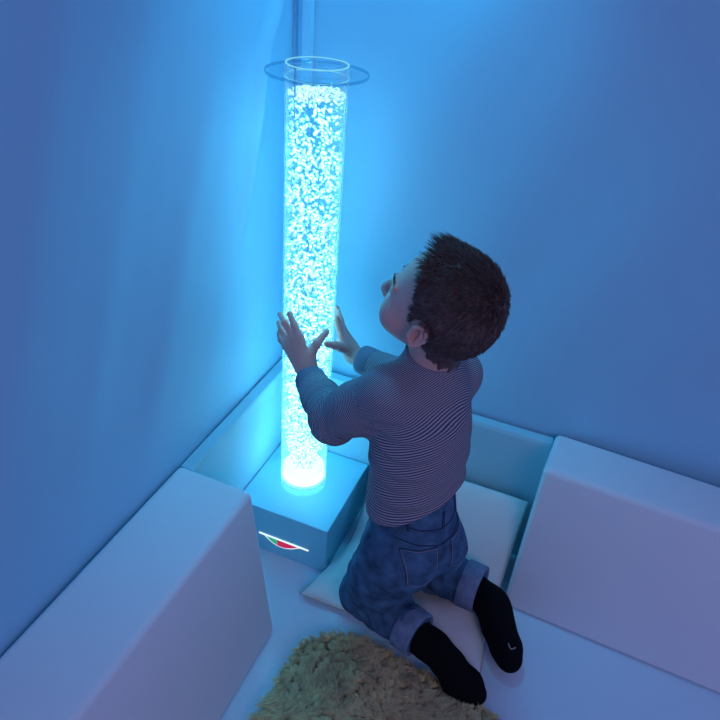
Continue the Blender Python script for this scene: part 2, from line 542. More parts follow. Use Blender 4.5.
# thick clear foot
v, f = lathe([(0.0005, TB + .0005), (TR + .0004, TB + .0005), (TR + .0016, TB + .003), (TR + .0016, TB + .017), (TR + .0004, TB + .0185), (0.0005, TB + .0185)], TX, TY, 96)
link('tube_foot', np_mesh('tube_foot', v, f), M['acrylic_foot'], bt)
# rims of the clear wall, with the piped lamp light painted on as emission
for nm, zz in (('rim', TT), ('rim', TB + .0185)):
    v, f = lathe([(TR - .0026, zz - .0006), (TR + .0004, zz - .0006), (TR + .0004, zz + .0006), (TR - .0026, zz + .0006)], TX, TY, 96, close=True)
    link(nm, np_mesh(nm, v, f), M['edge_glow'], bt)
v, f = lathe([(TR + .0003, 1.0165), (TR + .0011, 1.0165), (TR + .0011, 1.0180), (TR + .0003, 1.0180)], TX, TY, 96, close=True)
link('rim', np_mesh('rim', v, f), M['edge_glow'], bt)  # ring of painted glow for the bright line under the collar
# lamp unit in the base
LZ0, LZ1 = TB + 0.0235, TB + 0.050
v, f = lathe([(0.0005, LZ0), (TR - .006, LZ0), (TR - .0035, LZ0 + .002), (TR - .0035, LZ1 - .002), (TR - .006, LZ1), (0.0005, LZ1)], TX, TY, 64)
link('lamp_base', np_mesh('lamp_base', v, f), M['lamp'], bt)
# water body
WZ = 0.992
v, f = lathe([(0.0005, LZ1 + .001), (TR - .0032, LZ1 + .001), (TR - .0032, WZ), (0.0005, WZ)], TX, TY, 64)
link('water', np_mesh('water', v, f), M['water'], bt)

# thin filling pipe hanging inside the top of the tube
px_, py_ = TX + .028, TY - .025
v, f = tube_along([(px_, py_, z) for z in np.linspace(.955, 1.034, 10)], .0016, 8)
link('filler_pipe', np_mesh('filler_pipe', v, f), M['pipe'], bt)
ico = bmesh.new(); bmesh.ops.create_icosphere(ico, subdivisions=1, radius=1.0)
ico.verts.ensure_lookup_table()
IV = np.array([v.co[:] for v in ico.verts]); IF = np.array([[v.index for v in f.verts] for f in ico.faces]); ico.free()
def blobs(C, S, dirs=None):
    n = len(C)
    R = np.linalg.qr(rng.normal(size=(n, 3, 3)))[0]
    P = IV[None] * S[:, None, :] * (1 + 0.36 * rng.normal(size=(n, len(IV), 1)))
    P = np.einsum('nij,nvj->nvi', R, P) + C[:, None]
    F = (np.arange(n) * len(IV))[:, None, None] + IF[None]
    return P.reshape(-1, 3), F.reshape(-1, 3)
# rising bubbles: a narrow plume above the lamp that widens and fills the column
n = 3500
t = rng.random(n) ** 1.5
zb = LZ1 + 0.006 + t * (WZ - LZ1 - 0.012)
rmax = np.clip(0.022 + (zb - LZ1) * 0.30, 0, TR - .0042)
rr = rmax * rng.random(n) ** .36; th = rng.random(n) * 2 * np.pi
Cb = np.stack([TX + rr * np.cos(th), TY + rr * np.sin(th), zb], -1)
s0 = (0.0014 + 0.0018 * rng.random(n))
Sb = s0[:, None] * np.stack([0.45 + 0.35 * rng.random(n), 0.65 + 0.5 * rng.random(n), 1.2 + 0.8 * rng.random(n)], -1)
v, f = blobs(Cb, Sb)
tag(link('bubbles', np_mesh('bubbles', v, f), M['bubble'], bt), kind='stuff')
# froth floating on the water
n = 620
rr = (TR - .0045) * np.sqrt(rng.random(n)); th = rng.random(n) * 2 * np.pi
Cb = np.stack([TX + rr * np.cos(th), TY + rr * np.sin(th), WZ + 0.005 * rng.random(n) - 0.003], -1)
v, f = blobs(Cb, (0.0013 + 0.0017 * rng.random(n))[:, None] * np.ones((n, 3)))
tag(link('froth', np_mesh('froth', v, f), M['froth'], bt), kind='stuff')

# clear collar plate that steadies the top of the tube
co = empty('collar_plate', (TX, TY, 1.022))
tag(co, 'clear round collar plate around the top of the bubble tube', 'collar plate')
CZ = 1.0215
v, f = lathe([(TR + .0012, CZ), (0.0819, CZ), (0.0825, CZ + .001), (0.0825, CZ + .004), (0.0819, CZ + .005), (TR + .0012, CZ + .005)], TX, TY, 96, close=True)
link('plate', np_mesh('plate', v, f), M['acrylic_plate'], co)
v, f = lathe([(0.0827, CZ + .0002), (0.0837, CZ + .0002), (0.0837, CZ + .0048), (0.0827, CZ + .0048)], TX, TY, 96, close=True)
link('plate_edge', np_mesh('plate_edge', v, f), M['plate_edge'], co)

# ================================================================== CUSHION
CA, CD, CC, CB = V(.352, .205), V(.372, .605), V(.050, .602), V(.048, .264)
KN = [(.335, .325, .080, .030), (.228, .380, .075, .028), (.36, .40, .075, .026), (.245, .47, .075, .024), (.30, .39, .07, .016)]
def cushion_grid(n=90):
    u = np.linspace(0, 1, n)
    a, b = np.meshgrid(u, u, indexing='ij')            # a: A->B (away), b: A->D (along the wall)
    pin = 0.030
    a2 = a + pin * np.sin(np.pi * b) * (1 - 2 * a) * 0.9
    b2 = b + pin * np.sin(np.pi * a) * (1 - 2 * b) * 0.9
    xy = ((1 - a2) * (1 - b2))[..., None] * CA + ((1 - a2) * b2)[..., None] * CD + (a2 * b2)[..., None] * CC + (a2 * (1 - b2))[..., None] * CB
    X, Y = xy[..., 0], xy[..., 1]
    zb = 0.178 * sstep(0.20, 0.045, X)
    T = 0.084 * (np.clip(4 * a * (1 - a), 0, 1) ** 0.52) * (np.clip(4 * b * (1 - b), 0, 1) ** 0.52)
    top = T.copy()
    for kx, ky, kr, kd in KN:
        top -= kd * np.exp(-((X - kx)**2 + (Y - ky)**2) / (kr * kr) * 1.6) * (T / 0.062)
    top += 0.0016 * np.sin(X * 61 + Y * 33) * T / .06 + 0.0012 * np.sin(Y * 75 - X * 50) * T / .06
    zt = 0.015 + zb + np.maximum(top - .008 * (T / .062), 0.0)
    zl_ = 0.015 + zb - np.minimum(T * 0.5, 0.0125)
    edge = (a == 0) | (a == 1) | (b == 0) | (b == 1)
    zl_ = np.where(edge, zt - 0.0005, np.minimum(zl_, zt - 0.002))
    return X, Y, zt, zl_
X, Y, zt, zl_ = cushion_grid()
n = X.shape[0]
I = np.arange(n * n).reshape(n, n)
q = np.stack([I[:-1, :-1], I[1:, :-1], I[1:, 1:], I[:-1, 1:]], -1).reshape(-1, 4)
rim = np.concatenate([I[:, 0], I[-1, 1:], I[::-1, -1][1:], I[0, ::-1][1:]])
N = n * n
v = np.concatenate([np.stack([X, Y, zt], -1).reshape(-1, 3), np.stack([X, Y, zl_], -1).reshape(-1, 3)])
f = np.concatenate([q[:, ::-1], q + N, np.stack([rim[:-1], rim[1:], rim[1:] + N, rim[:-1] + N], -1)])
cu = empty('cushion', (.2, .4, 0))
tag(cu, 'white square cushion under the kneeling child, beside the plinth', 'cushion')
cob = link('cushion_cover', np_mesh('cushion_cover', v, f), M['cushion'], cu)
rp = np.stack([X, Y, zt - 0.0012], -1).reshape(-1, 3)[rim]
cen = rp.mean(0); rp = rp + (rp - cen) * V(.006, .006, 0)
v, f = tube_along(rp, 0.0013, 6)
link('piping', np_mesh('piping', v, f), M['piping'], cu)

# ================================================================== SHEEPSKIN RUG
RP = np.array([(.432, .290), (.405, .35), (.412, .43), (.418, .52), (.428, .61), (.465, .685), (.52, .745), (.62, .79), (.75, .83), (.90, .82), (1.02, .74), (1.09, .60),
               (1.05, .42), (.95, .30), (.82, .255), (.70, .268), (.60, .262), (.52, .256), (.465, .262)])
def smooth_poly(P, n=200):
    k = len(P); out = []
    for i in range(k):
        p0, p1, p2, p3 = P[i - 1], P[i], P[(i + 1) % k], P[(i + 2) % k]
        for t in np.linspace(0, 1, n // k, endpoint=False):
            out.append(0.5 * (2 * p1 + (p2 - p0) * t + (2 * p0 - 5 * p1 + 4 * p2 - p3) * t**2 + (3 * p1 - p0 - 3 * p2 + p3) * t**3))
    return np.array(out)
RO = smooth_poly(RP)
def inside(P, poly):
    x, y = P[:, 0], P[:, 1]; r = np.zeros(len(P), bool)
    for i in range(len(poly)):
        a, b = poly[i - 1], poly[i]
        c = ((a[1] > y) != (b[1] > y)) & (x < (b[0] - a[0]) * (y - a[1]) / (b[1] - a[1] + 1e-12) + a[0])
        r ^= c
    return r
def edge_dist(P, poly):
    d = np.full(len(P), 9.0)
    for q in poly[::2]: d = np.minimum(d, np.hypot(P[:, 0] - q[0], P[:, 1] - q[1]))
    return d
rug = empty('sheepskin_rug', (.7, .5, 0))
tag(rug, 'beige shaggy sheepskin rug on the floor in front of the cushion', 'rug')
bm = bmesh.new()
cc = RO.mean(0)
lo_ = [bm.verts.new((*q, 0.0005)) for q in RO]
hi_ = [bm.verts.new((*(q + (cc - q) * 0.03), 0.010)) for q in RO]
bm.faces.new(lo_[::-1]); bm.faces.new(hi_)
for i in range(len(RO)):
    j = (i + 1) % len(RO); bm.faces.new((lo_[i], lo_[j], hi_[j], hi_[i]))
bmesh.ops.recalc_face_normals(bm, faces=bm.faces)
link('hide', bm_mesh('hide', bm), M['fleece'], rug, smooth=False)
def fur(n, box):
    P = np.stack([box[0] + (box[1] - box[0]) * rng.random(n), box[2] + (box[3] - box[2]) * rng.random(n)], -1)
    P = P[inside(P, RO)]
    e = edge_dist(P, RO)
    n = len(P)
    # locks: hairs lean toward the centre of their clump
    K = rng.random((7500, 2)) * V(.75, .65) + V(.36, .2)
    best = np.zeros(n, int)
    for i in range(0, n, 4000):
        d = ((P[i:i + 4000, None] - K[None])**2).sum(-1); best[i:i + 4000] = d.argmin(1)
    cl = K[best]
    ph = rng.random(len(K)) * 6.28
    flow = 1.15 * np.stack([0.55 + 0.5 * np.sin(P[:, 1] * 17 + 3 * np.sin(P[:, 0] * 9)), 0.5 * np.sin(P[:, 0] * 21 + P[:, 1] * 13)], -1)
    lean = np.stack([np.cos(ph), np.sin(ph)], -1)[best] * 0.30 + flow * 0.70 + rng.normal(size=(n, 2)) * 0.10
    H = (0.021 + 0.015 * rng.random(n)) * np.clip(0.55 + e / 0.05, 0.55, 1.0)
    out = P - cc; out /= np.linalg.norm(out, axis=1)[:, None]
    lean = lean + out * np.clip(1 - e / 0.03, 0, 1)[:, None] * 0.9
    z0 = np.clip(0.004 + e * .4, 0.003, 0.010)
    root = np.concatenate([P, z0[:, None]], 1)
    def lv(t, up_, ln, clump):
        xy = P + lean * (H * ln)[:, None] + (cl - P) * clump + rng.normal(size=(n, 2)) * 0.0012
        return np.concatenate([xy, (z0 + H * up_)[:, None]], 1)
    return strands(root, lv(.33, .45, .12, .10), lv(.66, .80, .42, .24), lv(1, .90, .95, .30), 0.00058 + 0.00035 * rng.random(n))
v, f = merge([fur(130000, (.36, .66, .2, .72)), fur(20000, (.66, 1.1, .2, .85))])
tag(link('wool', np_mesh('wool', v, f), M['fur'], rug), kind='stuff')

# ================================================================== THE CHILD
PEL = V(.345, .425, .30)
LAT = unit(V(.83, -.55, 0))           # the child's left
FW = unit(V(-.55, -.83, 0))
shL, shR = V(.370, .352, .612), V(.232, .430, .592)
elL, wrL = V(.343, .252, .506), V(.2225, .1480, .481)
elR, wrR = V(.165, .325, .500), V(.1190, .1983, .4899)
hipL, hipR = V(.388, .405, .285), V(.310, .441, .285)
knL, knR = V(.350, .342, .092), V(.222, .372, .092)
anL, anR = V(.392, .489, .085), V(.254, .579, .088)
neck0 = V(.306, .400, .640)

# head frame
HC = V(.316, .407, .770)
HF = unit(V(-.15, -.985, math.tan(math.radians(20))))
HL = unit(np.cross(V(0, 0, 1), HF)); HU = np.cross(HF, HL)
HR = np.stack([HL, HF, HU])
def H(l, f, u): return HC + l * HL + f * HF + u * HU

B = Field((.03, .02, .0), (.50, .70, .90), 0.0018)
# trunk and legs (under the clothes)
B.ell(PEL + V(0, 0, .0), (.068, .060, .065), np.stack([LAT, FW, V(0, 0, 1)]), .03)
B.cone(PEL, PEL + LAT * .006 + V(0, 0, .12), .050, .044, .03)
B.cone(PEL + LAT * .006 + V(0, 0, .12), V(.325, .408, .50), .044, .058, .03)
B.ell(V(.322, .408, .53), (.082, .058, .10), np.stack([LAT, FW, V(0, 0, 1)]), .03)
B.cone(shL, shR, .032, .032, .03)
B.cone(neck0 - V(0, 0, .02), neck0 + V(0, 0, .02), .04, .036, .03)
B.cone(neck0 + V(0, 0, .0), H(0, -.022, -.045), .036, .040, .02)
for hp, kn, an in ((hipL, knL, anL), (hipR, knR, anR)):
    B.chain([hp, kn, an], [.048, .034, .019], .02)
ftL = [anL, V(.408, .552, .052), V(.420, .592, .032)]
ftR = [anR, V(.300, .622, .055), V(.338, .652, .034)]
for ft in (ftL, ftR): B.chain(ft, [.019, .018, .012], .012)
# arms
B.chain([shL, elL, wrL], [.033, .028, .0195], .015)
B.chain([shR, elR, wrR], [.033, .027, .0170], .015)
# left hand, spread on the tube
pc = V(.2135, .1290, .530)
B.cone(wrL, pc + V(.001, .004, -.012), .0195, .0150, .012)
kn_i, kn_m, kn_r, kn_p = V(.2125, .1205, .562), V(.2130, .1070, .559), V(.2125, .0955, .547), V(.2120, .0920, .531)
for kk, r in ((kn_i, .0085), (kn_m, .0085), (kn_r, .0082), (kn_p, .0078)):
    B.cone(wrL + (kk - wrL) * .35, kk, .0125, r, .010)
B.chain([kn_i, V(.2115, .1080, .5850), V(.2075, .0960, .6030)], [.0078, .0068, .0056], .004)
B.chain([kn_m, V(.2060, .0855, .5795), V(.1795, .0620, .5775)], [.0078, .0068, .0056], .004)
B.chain([kn_r, V(.2015, .0765, .5560), V(.1770, .0580, .5560)], [.0074, .0064, .0054], .004)
B.chain([kn_p, V(.1985, .0740, .5330), V(.1790, .0590, .5330)], [.0068, .0060, .0050], .004)
B.chain([wrL + V(-.004, .004, .012), V(.2085, .1420, .5270), V(.1985, .1510, .5495), V(.1800, .1610, .5680)], [.013, .0105, .0080, .0062], .006)
# right hand, round the far side
pr = V(.1260, .1745, .5150)
B.cone(wrR, pr, .0165, .0125, .012)
fing = [(V(.1265, .1715, .535), V(.1275, .1650, .554), V(.1285, .1590, .572)),
        (V(.1130, .1680, .538), V(.1060, .1590, .552), V(.1000, .1510, .565)),
        (V(.1010, .1620, .532), V(.0930, .1500, .552), V(.0910, .1430, .570)),
        (V(.0930, .1550, .520), V(.0860, .1410, .535), V(.0850, .1340, .550))]
for q, r in zip(fing, (.0078, .0078, .0074, .0068)):
    B.cone(wrR + (q[0] - wrR) * .35, q[0], .0120, r + .0006, .010)
    B.chain(q, [r, r - .0009, r - .0020], .004)
B.chain([wrR + V(.002, -.004, .010), V(.1420, .1765, .5170), V(.1600, .1715, .5290), V(.1770, .1620, .5385)], [.012, .0100, .0078, .0062], .006)
# head
B.ell(H(0, -.008, .016), (.0670, .0810, .0685), HR, .01)
B.ell(H(0, -.030, -.010), (.0600, .0600, .0600), HR, .02)
B.ell(H(0, .028, -.028), (.0550, .0530, .0600), HR, .02)
B.ell(H(0, .030, -.065), (.0400, .0400, .0300), HR, .02)
B.ell(H(0, .058, -.086), (.0150, .0140, .0120), HR, .016)
for s in (-1, 1):
    B.ell(H(s * .030, .048, -.052), (.0250, .0250, .0250), HR, .016)
    B.ell(H(s * .029, .081, -.021), (.0140, .0090, .0085), HR, .008, sub=True)
    B.ell(H(s * .027, .0655, -.021), (.0125, .0090, .0078), HR, .003)
    B.cone(H(s * .014, .080, -.006), H(s * .042, .067, -.005), .0040, .0035, .010)
    B.ell(H(s * .0075, .0815, -.048), (.0058, .0065, .0050), HR, .005)
B.chain([H(0, .076, -.015), H(0, .085, -.034), H(0, .0900, -.044)], [.0055, .0068, .0078], .007)
B.cone(H(-.012, .077, -.0655), H(.012, .077, -.0655), .0040, .0040, .005)
B.cone(H(-.010, .076, -.0725), H(.010, .076, -.0725), .0044, .0044, .005)
# ears: disc, hollow, rolled rim, lobe
for s in (-1, 1):
    oc = H(s * .0670, .000, -.029)
    en = unit(s * HL * .82 - HF * .40 + HU * .05)          # ear faces out and a little forward->back
    ef = unit(HF - en * (HF @ en)); eu = np.cross(en, ef) * s
    if eu @ HU < 0: eu = -eu
    E = lambda a, b, d=0.0: oc + a * ef + b * eu + d * en
    B.ell(E(0, 0, .004), (.0055, .0135, .0200), np.stack([en, ef, eu]), .006)
    B.ell(E(.001, .001, .0095), (.0085, .0086, .0138), np.stack([en, ef, eu]), .003, sub=True)
    rim_ = [E(.0085, .004, .006), E(.0095, .0135, .0085), E(.0030, .0200, .0105), E(-.0065, .0190, .0120), E(-.0125, .0105, .0125), E(-.0130, 0.0, .0115), E(-.0090, -.0105, .0095), E(-.0010, -.0170, .0075)]
    B.chain(rim_, [.0028, .0030, .0032, .0032, .0032, .0030, .0030, .0042], .003)
    B.chain([E(-.0035, .0125, .0075), E(-.0065, .0030, .0080), E(-.0030, -.0070, .0075)], [.0022, .0026, .0024], .003)
    B.cone(E(.0090, -.004, .006), E(.0075, -.009, .006), .0030, .0026, .003)
P, F = B.surface(1)
del B
BN = normals(P, F)
person = empty('person', (.33, .42, 0))
tag(person, 'small child in striped top and rolled jeans kneeling and holding the tube', 'person')
loc = (P - HC) @ HR.T                         # head coordinates of every skin vertex
fc = loc[F].mean(1)
mi = np.zeros(len(F), np.int32)
mi[(np.abs(fc[:, 0]) < .015) & (np.abs(fc[:, 2] + .069) < .0075) & (fc[:, 1] > .066) & (np.abs(fc[:, 1] - .078) < .012)] = 1
for s in (-1, 1):
    dx, dz = (fc[:, 0] - s * .028) / .0115, (fc[:, 2] + .022) / .0026
    e_ = (dx * dx + dz * dz < 1) & (fc[:, 1] > .064) & (fc[:, 1] < .09)
    mi[e_] = 2
    mi[e_ & ((fc[:, 0] - s * .028)**2 + (fc[:, 2] + .020)**2 < .0048**2)] = 3
bme = np_mesh('body', P, F)
body = link('body', bme, [M['skin'], M['lip'], M['eyewhite'], M['iris']], person)
if len(bme.polygons) == len(mi): bme.polygons.foreach_set('material_index', mi)

# ---- hair
def hairline(l, f, u):
    """True where hair grows (head coordinates)"""
    a = np.abs(l)
    lim = np.interp(f, [-.12, -.06, -.03, -.012, .003, .012, .020, .026, .033, .040, .046, .06],
                    [-.090, -.086, -.076, -.056, -.018, -.032, -.024, .006, .033, .056, .074, .10])
    ear = (((f + .002) / .019)**2 + ((u + .029) / .024)**2 < 1) & (a > .05)
    return (u > lim + .003 * np.sin(l * 400 + u * 300)) & ~ear
headsel = (loc[:, 2] > -.095) & (np.abs(loc[:, 0]) < .085) & (np.abs(loc[:, 1]) < .11)
hm = headsel & hairline(loc[:, 0], loc[:, 1], loc[:, 2]) & (P[:, 2] > .63)
# under-layer hugging the scalp
fm = hm[F].all(1)
used = np.unique(F[fm]); mp = np.full(len(P), -1); mp[used] = np.arange(len(used))
capv, capf = P[used] + BN[used] * .0022, mp[F[fm]]
# strands
roots_i = rng.choice(np.where(hm)[0], 15000)
rp_, rn = P[roots_i] + rng.normal(size=(15000, 3)) * .0007, BN[roots_i]
rl = loc[roots_i]
crown = V(0, -.074, .052)
away = rl - crown; away[:, 0] *= 1.0
away /= np.linalg.norm(away, axis=1)[:, None] + 1e-6
away_w = away @ HR
tan = away_w - rn * (away_w * rn).sum(1)[:, None]
tan /= np.linalg.norm(tan, axis=1)[:, None] + 1e-6
side = np.cross(rn, tan)
topness = sstep(.02, .075, rl[:, 2]); frontness = sstep(.0, .045, rl[:, 1]) * topness
L = .0070 + .005 * topness + .010 * frontness
tuft = np.sin(rl[:, 0] * 330 + 2 * np.sin(rl[:, 1] * 160)) * np.sin(rl[:, 1] * 260 + 1.7 * np.sin(rl[:, 2] * 140))
L = L * (.70 + .5 * rng.random(len(L)) + .28 * tuft).clip(.45, 2)
L *= np.where(rl[:, 2] < -.045, .6, 1.0)
upw = .30 + .25 * topness + .75 * frontness
sw = side * (.25 + .28 * rng.normal(size=(len(L), 1)) + .35 * tuft[:, None])
d1 = rn * (upw + .35)[:, None] + tan * .8 + sw
d1 /= np.linalg.norm(d1, axis=1)[:, None]
d2 = rn * (upw * .8)[:, None] + tan * 1.0 + sw * 1.3 + rng.normal(size=rn.shape) * .12
d2 /= np.linalg.norm(d2, axis=1)[:, None]
q1 = rp_ + d1 * (L * .4)[:, None]; q2 = q1 + (d1 + d2) * .5 * (L * .35)[:, None]; q3 = q2 + d2 * (L * .35)[:, None]
v, f = strands(rp_, q1, q2, q3, .00052 + .00025 * rng.random(len(L)))
v, f = merge([(capv, capf), (v, f)])
hair = link('hair', np_mesh('hair', v, f), M['hair'], person)
tag(hair, 'short dark brown hair, spiky at the front')
for s in (-1, 1):
    k = 70
    tt = rng.random(k)
    l_ = s * (.012 + .030 * tt); u_ = -.0040 + .004 * np.sin(tt * 2.4) + rng.normal(size=k) * .0012
    f_ = np.interp(np.abs(l_), [.01, .03, .05], [.0865, .0785, .0640])
    r0 = HC + l_[:, None] * HL + f_[:, None] * HF + u_[:, None] * HU
    dd = (s * HL * .8 + HU * .25 - HF * .35)[None] * .0045
    v, f = strands(r0 - HF * .003, r0 + dd * .3, r0 + dd * .6, r0 + dd, np.full(k, .0003))
    link('eyebrow', np_mesh('eyebrow', v, f), M['hair'], person)

# ---- striped top
HEMN = unit(V(-.06, .52, -1.0)); HEMP = V(.345, .425, .414); STN = unit(V(-.10, .30, -1.0))
S = Field((.08, .14, .24), (.50, .56, .72), 0.0024)
TF = np.stack([LAT, FW, V(0, 0, 1)])
S.ell(V(.327, .405, .535), (.089, .072, .115), TF, .03)
S.ell(V(.342, .413, .450), (.081, .072, .120), TF, .04)
S.ell(V(.350, .422, .372), (.089, .082, .080), TF, .04)
S.cone(shL * .9 + shR * .1, shR * .9 + shL * .1, .044, .044, .03)
S.cone(neck0 - V(0, 0, .015), neck0 + V(0, 0, .014), .056, .046, .03)
arm_u = unit(elL - shL)
S.chain([shL, (shL + elL) / 2 + V(.004, -.002, .0), elL], [.047, .043, .0405], .018)
cuL = wrL + unit(elL - wrL) * .012
S.chain([elL, (elL + cuL) / 2, cuL], [.0405, .0345, .0285], .016)
S.chain([shR, elR], [.045, .039], .018)
cuR = wrR + unit(elR - wrR) * .030
S.chain([elR, cuR], [.038, .0275], .016)
def wr(X, Y, Z):
    d = 0.0
    # elbow creases
    ax = unit(wrL - elL)
    t = (X - elL[0]) * ax[0] + (Y - elL[1]) * ax[1] + (Z - elL[2]) * ax[2]
    r2 = (X - elL[0])**2 + (Y - elL[1])**2 + (Z - elL[2])**2
    d = d + .0022 * np.sin(t * 330 + 40 * (X - elL[0])) * np.exp(-r2 / .0045)
    # soft folds at the back and above the hem
    g = np.exp(-((Z - .430) / .045)**2)
    d = d + .0026 * g * np.sin(Z * 150 + 26 * (X * LAT[0] + Y * LAT[1]) * 2.2)
    # crease from the armpit across the back
    g2 = np.exp(-((X - .40)**2 + (Y - .40)**2 + (Z - .52)**2) / .006)
    d = d + .0030 * g2 * np.sin(Z * 210 + X * 120)
    g3 = np.exp(-((Z - .47) / .05)**2)
    d = d + .0012 * g3 * np.sin(Z * 120 - X * 60 + 1.0)
    return d
S.warp(wr, (.08, .14, .24), (.50, .56, .72))
S.half(HEMP, HEMN, .003)                                   # clean hem
S.half(neck0 + V(0, 0, .030), unit(V(.05, .12, 1)), .004, (.2, .3, .55), (.42, .5, .72))   # neckline
axL = unit(cuL - elL)
S.half(cuL + axL * .004, axL, .002, cuL - .05, cuL + .05)
axR = unit(cuR - elR)
S.half(cuR + axR * .004, axR, .002, cuR - .05, cuR + .05)
SP, SF = S.surface(1); del S
# stripe coordinate: along the sleeve on the arms, up the trunk elsewhere
def along(P, a, b):
    ab = b - a; t = ((P - a) @ ab) / (ab @ ab); tc_ = np.clip(t, -.2, 1.2)
    dd = np.linalg.norm(P - a - tc_[:, None] * ab, axis=1)
    return t * np.linalg.norm(ab), dd, t
tU, dU, kU = along(SP, shL, elL); tF, dF, kF = along(SP, elL, cuL)
rU, eU, jU = along(SP, shR, elR); rF, eF, jF = along(SP, elR, cuR)
zf = sstep(.555, .625, SP[:, 2])
st = -((SP - V(.36, .45, .60)) @ STN) * (1 - .35 * zf) + zf * .95 * np.maximum((SP - neck0) @ FW + .05, -.03)
armL = ((kU > .16) & (dU < .056) & (((SP - shL) @ LAT) > -.004 - .0) & (SP[:, 1] < .375)) | ((kF > -.2) & (dF < .05) & (SP[:, 1] < .30))
w = sstep(-.45, .45, (kU - 1.0) * 2 + kF * 0 + (kF - 0.0) * 2)
sl_ = np.where(dF + (kF < 0) * .02 < dU + (kU > 1) * .02, np.linalg.norm(elL - shL) + tF, tU)
st = np.where(armL, sl_, st)
armR = ((jU > .45) & (eU < .050) & (((SP - shR) @ -LAT) > -.01) & (SP[:, 1] < .42)) | ((jF > -.2) & (eF < .048) & (SP[:, 1] < .335))
sr_ = np.where(eF < eU, np.linalg.norm(elR - shR) + rF, rU)
st = np.where(armR & ~armL, sr_, st)
sme = np_mesh('shirt', SP, SF)
att = sme.attributes.new('stripe', 'FLOAT', 'POINT')
att.data.foreach_set('value', st.astype(np.float32))
shirt = link('shirt', sme, M['shirt'], person)
tag(shirt, 'long sleeved top with fine navy and white stripes')

def ring_band(c, ax, prof, n=40):
    """closed band revolved about an axis; prof = (radius, along)"""
    ax = unit(ax); a = unit(np.cross(ax, V(.2, .3, .9))); b = np.cross(ax, a)
    t = np.arange(n) * 2 * np.pi / n
    vs = np.concatenate([c + ax * h + r * (np.cos(t)[:, None] * a + np.sin(t)[:, None] * b) for r, h in prof])
    k = len(prof); fs = [(i * n + q, i * n + (q + 1) % n, ((i + 1) % k) * n + (q + 1) % n, ((i + 1) % k) * n + q) for i in range(k) for q in range(n)]
    return vs, np.array(fs)
for c, ax, r in ((cuL, axL, .0285), (cuR, axR, .0278)):
    v, f = ring_band(c, ax, [(r + .0012, -.026), (r + .0026, -.022), (r + .0022, .000), (r + .0012, .0065), (r - .003, .0070), (r - .006, .004), (r - .004, -.026)])
    link('cuff', np_mesh('cuff', v, f), M['rib'], shirt)
# collar band
v, f = ring_band(neck0 + V(0, 0, .020), V(.05, .12, 1), [(.046, -.006), (.0465, .006), (.0445, .0095), (.041, .008), (.041, -.006)])
link('collar', np_mesh('collar', v, f), M['rib'], shirt)

# ---- jeans
J = Field((.12, .22, .0), (.52, .68, .46), 0.0024)
J.ell(PEL + LAT * .007 + V(.004, .004, .010), (.083, .078, .080), TF, .03)
J.cone(PEL + V(0, 0, .02), PEL + LAT * .006 + V(0, 0, .125), .074, .060, .02)
for s in (-1, 1):
    J.ell(PEL + LAT * s * .040 - FW * .036 + V(0, 0, -.022), (.048, .046, .056), TF, .02)
cfL, cfR = V(.391, .462, .095), V(.2435, .543, .100)
J.chain([hipL, (hipL + knL) / 2 + V(.004, .006, 0), knL + V(.002, .004, .008)], [.064, .057, .047], .02)
J.chain([hipR, (hipR + knR) / 2, knR + V(0, .004, .004)], [.060, .055, .050], .02)
J.chain([knL + V(.002, .004, .006), (knL + cfL) / 2 + V(.001, .004, .006), cfL, cfL + unit(cfL - knL) * .02], [.049, .046, .040, .039], .012)
J.chain([knR, (knR + cfR) / 2, cfR, cfR + unit(cfR - knR) * .02], [.050, .048, .044, .043], .012)
def jw(X, Y, Z):
    d = 0.0
    for kn, hp, cf in ((knL, hipL, cfL), (knR, hipR, cfR)):
        r2 = (X - kn[0] - .01)**2 + (Y - kn[1] - .05)**2 + (Z - kn[2] - .03)**2
        d = d + .0034 * np.sin((Y + .6 * Z) * 190 + X * 60) * np.exp(-r2 / .006)
    r2 = (X - .345)**2 + (Y - .335)**2 + (Z - .22)**2
    d = d + .0030 * np.sin(Z * 170 + Y * 90) * np.exp(-r2 / .008)
    d = d + .0011 * np.sin(X * 130 + Z * 70) * np.sin(Y * 120 + Z * 45)
    return d
J.warp(jw, (.12, .22, .0), (.52, .68, .42))
J.half(V(0, 0, .440), V(0, 0, 1), .004)
for kn, cf in ((knL, cfL), (knR, cfR)):
    ax = unit(cf - kn); J.half(cf + ax * .016, ax, .002, cf - .058, cf + .06)
J.half(V(0, 0, .014), V(0, 0, -1), .004)
JP, JF = J.surface(1); del J
jeans = link('jeans', np_mesh('jeans', JP, JF), M['denim'], person)
tag(jeans, 'blue denim jeans with rolled up hems')
for kn, cf, r in ((knL, cfL, .0405), (knR, cfR, .0445)):
    ax = unit(cf - kn)
    v, f = ring_band(cf, ax, [(r - .003, -.020), (r + .0040, -.0210), (r + .0052, -.0190), (r + .0042, .017), (r + .0030, .0185), (r - .001, .0185), (r - .003, .017), (r - .008, -.010)], 48)
    tag(link('rolled_hem', np_mesh('rolled_hem', v, f), M['denim_light'], jeans), 'pale rolled up trouser hem')
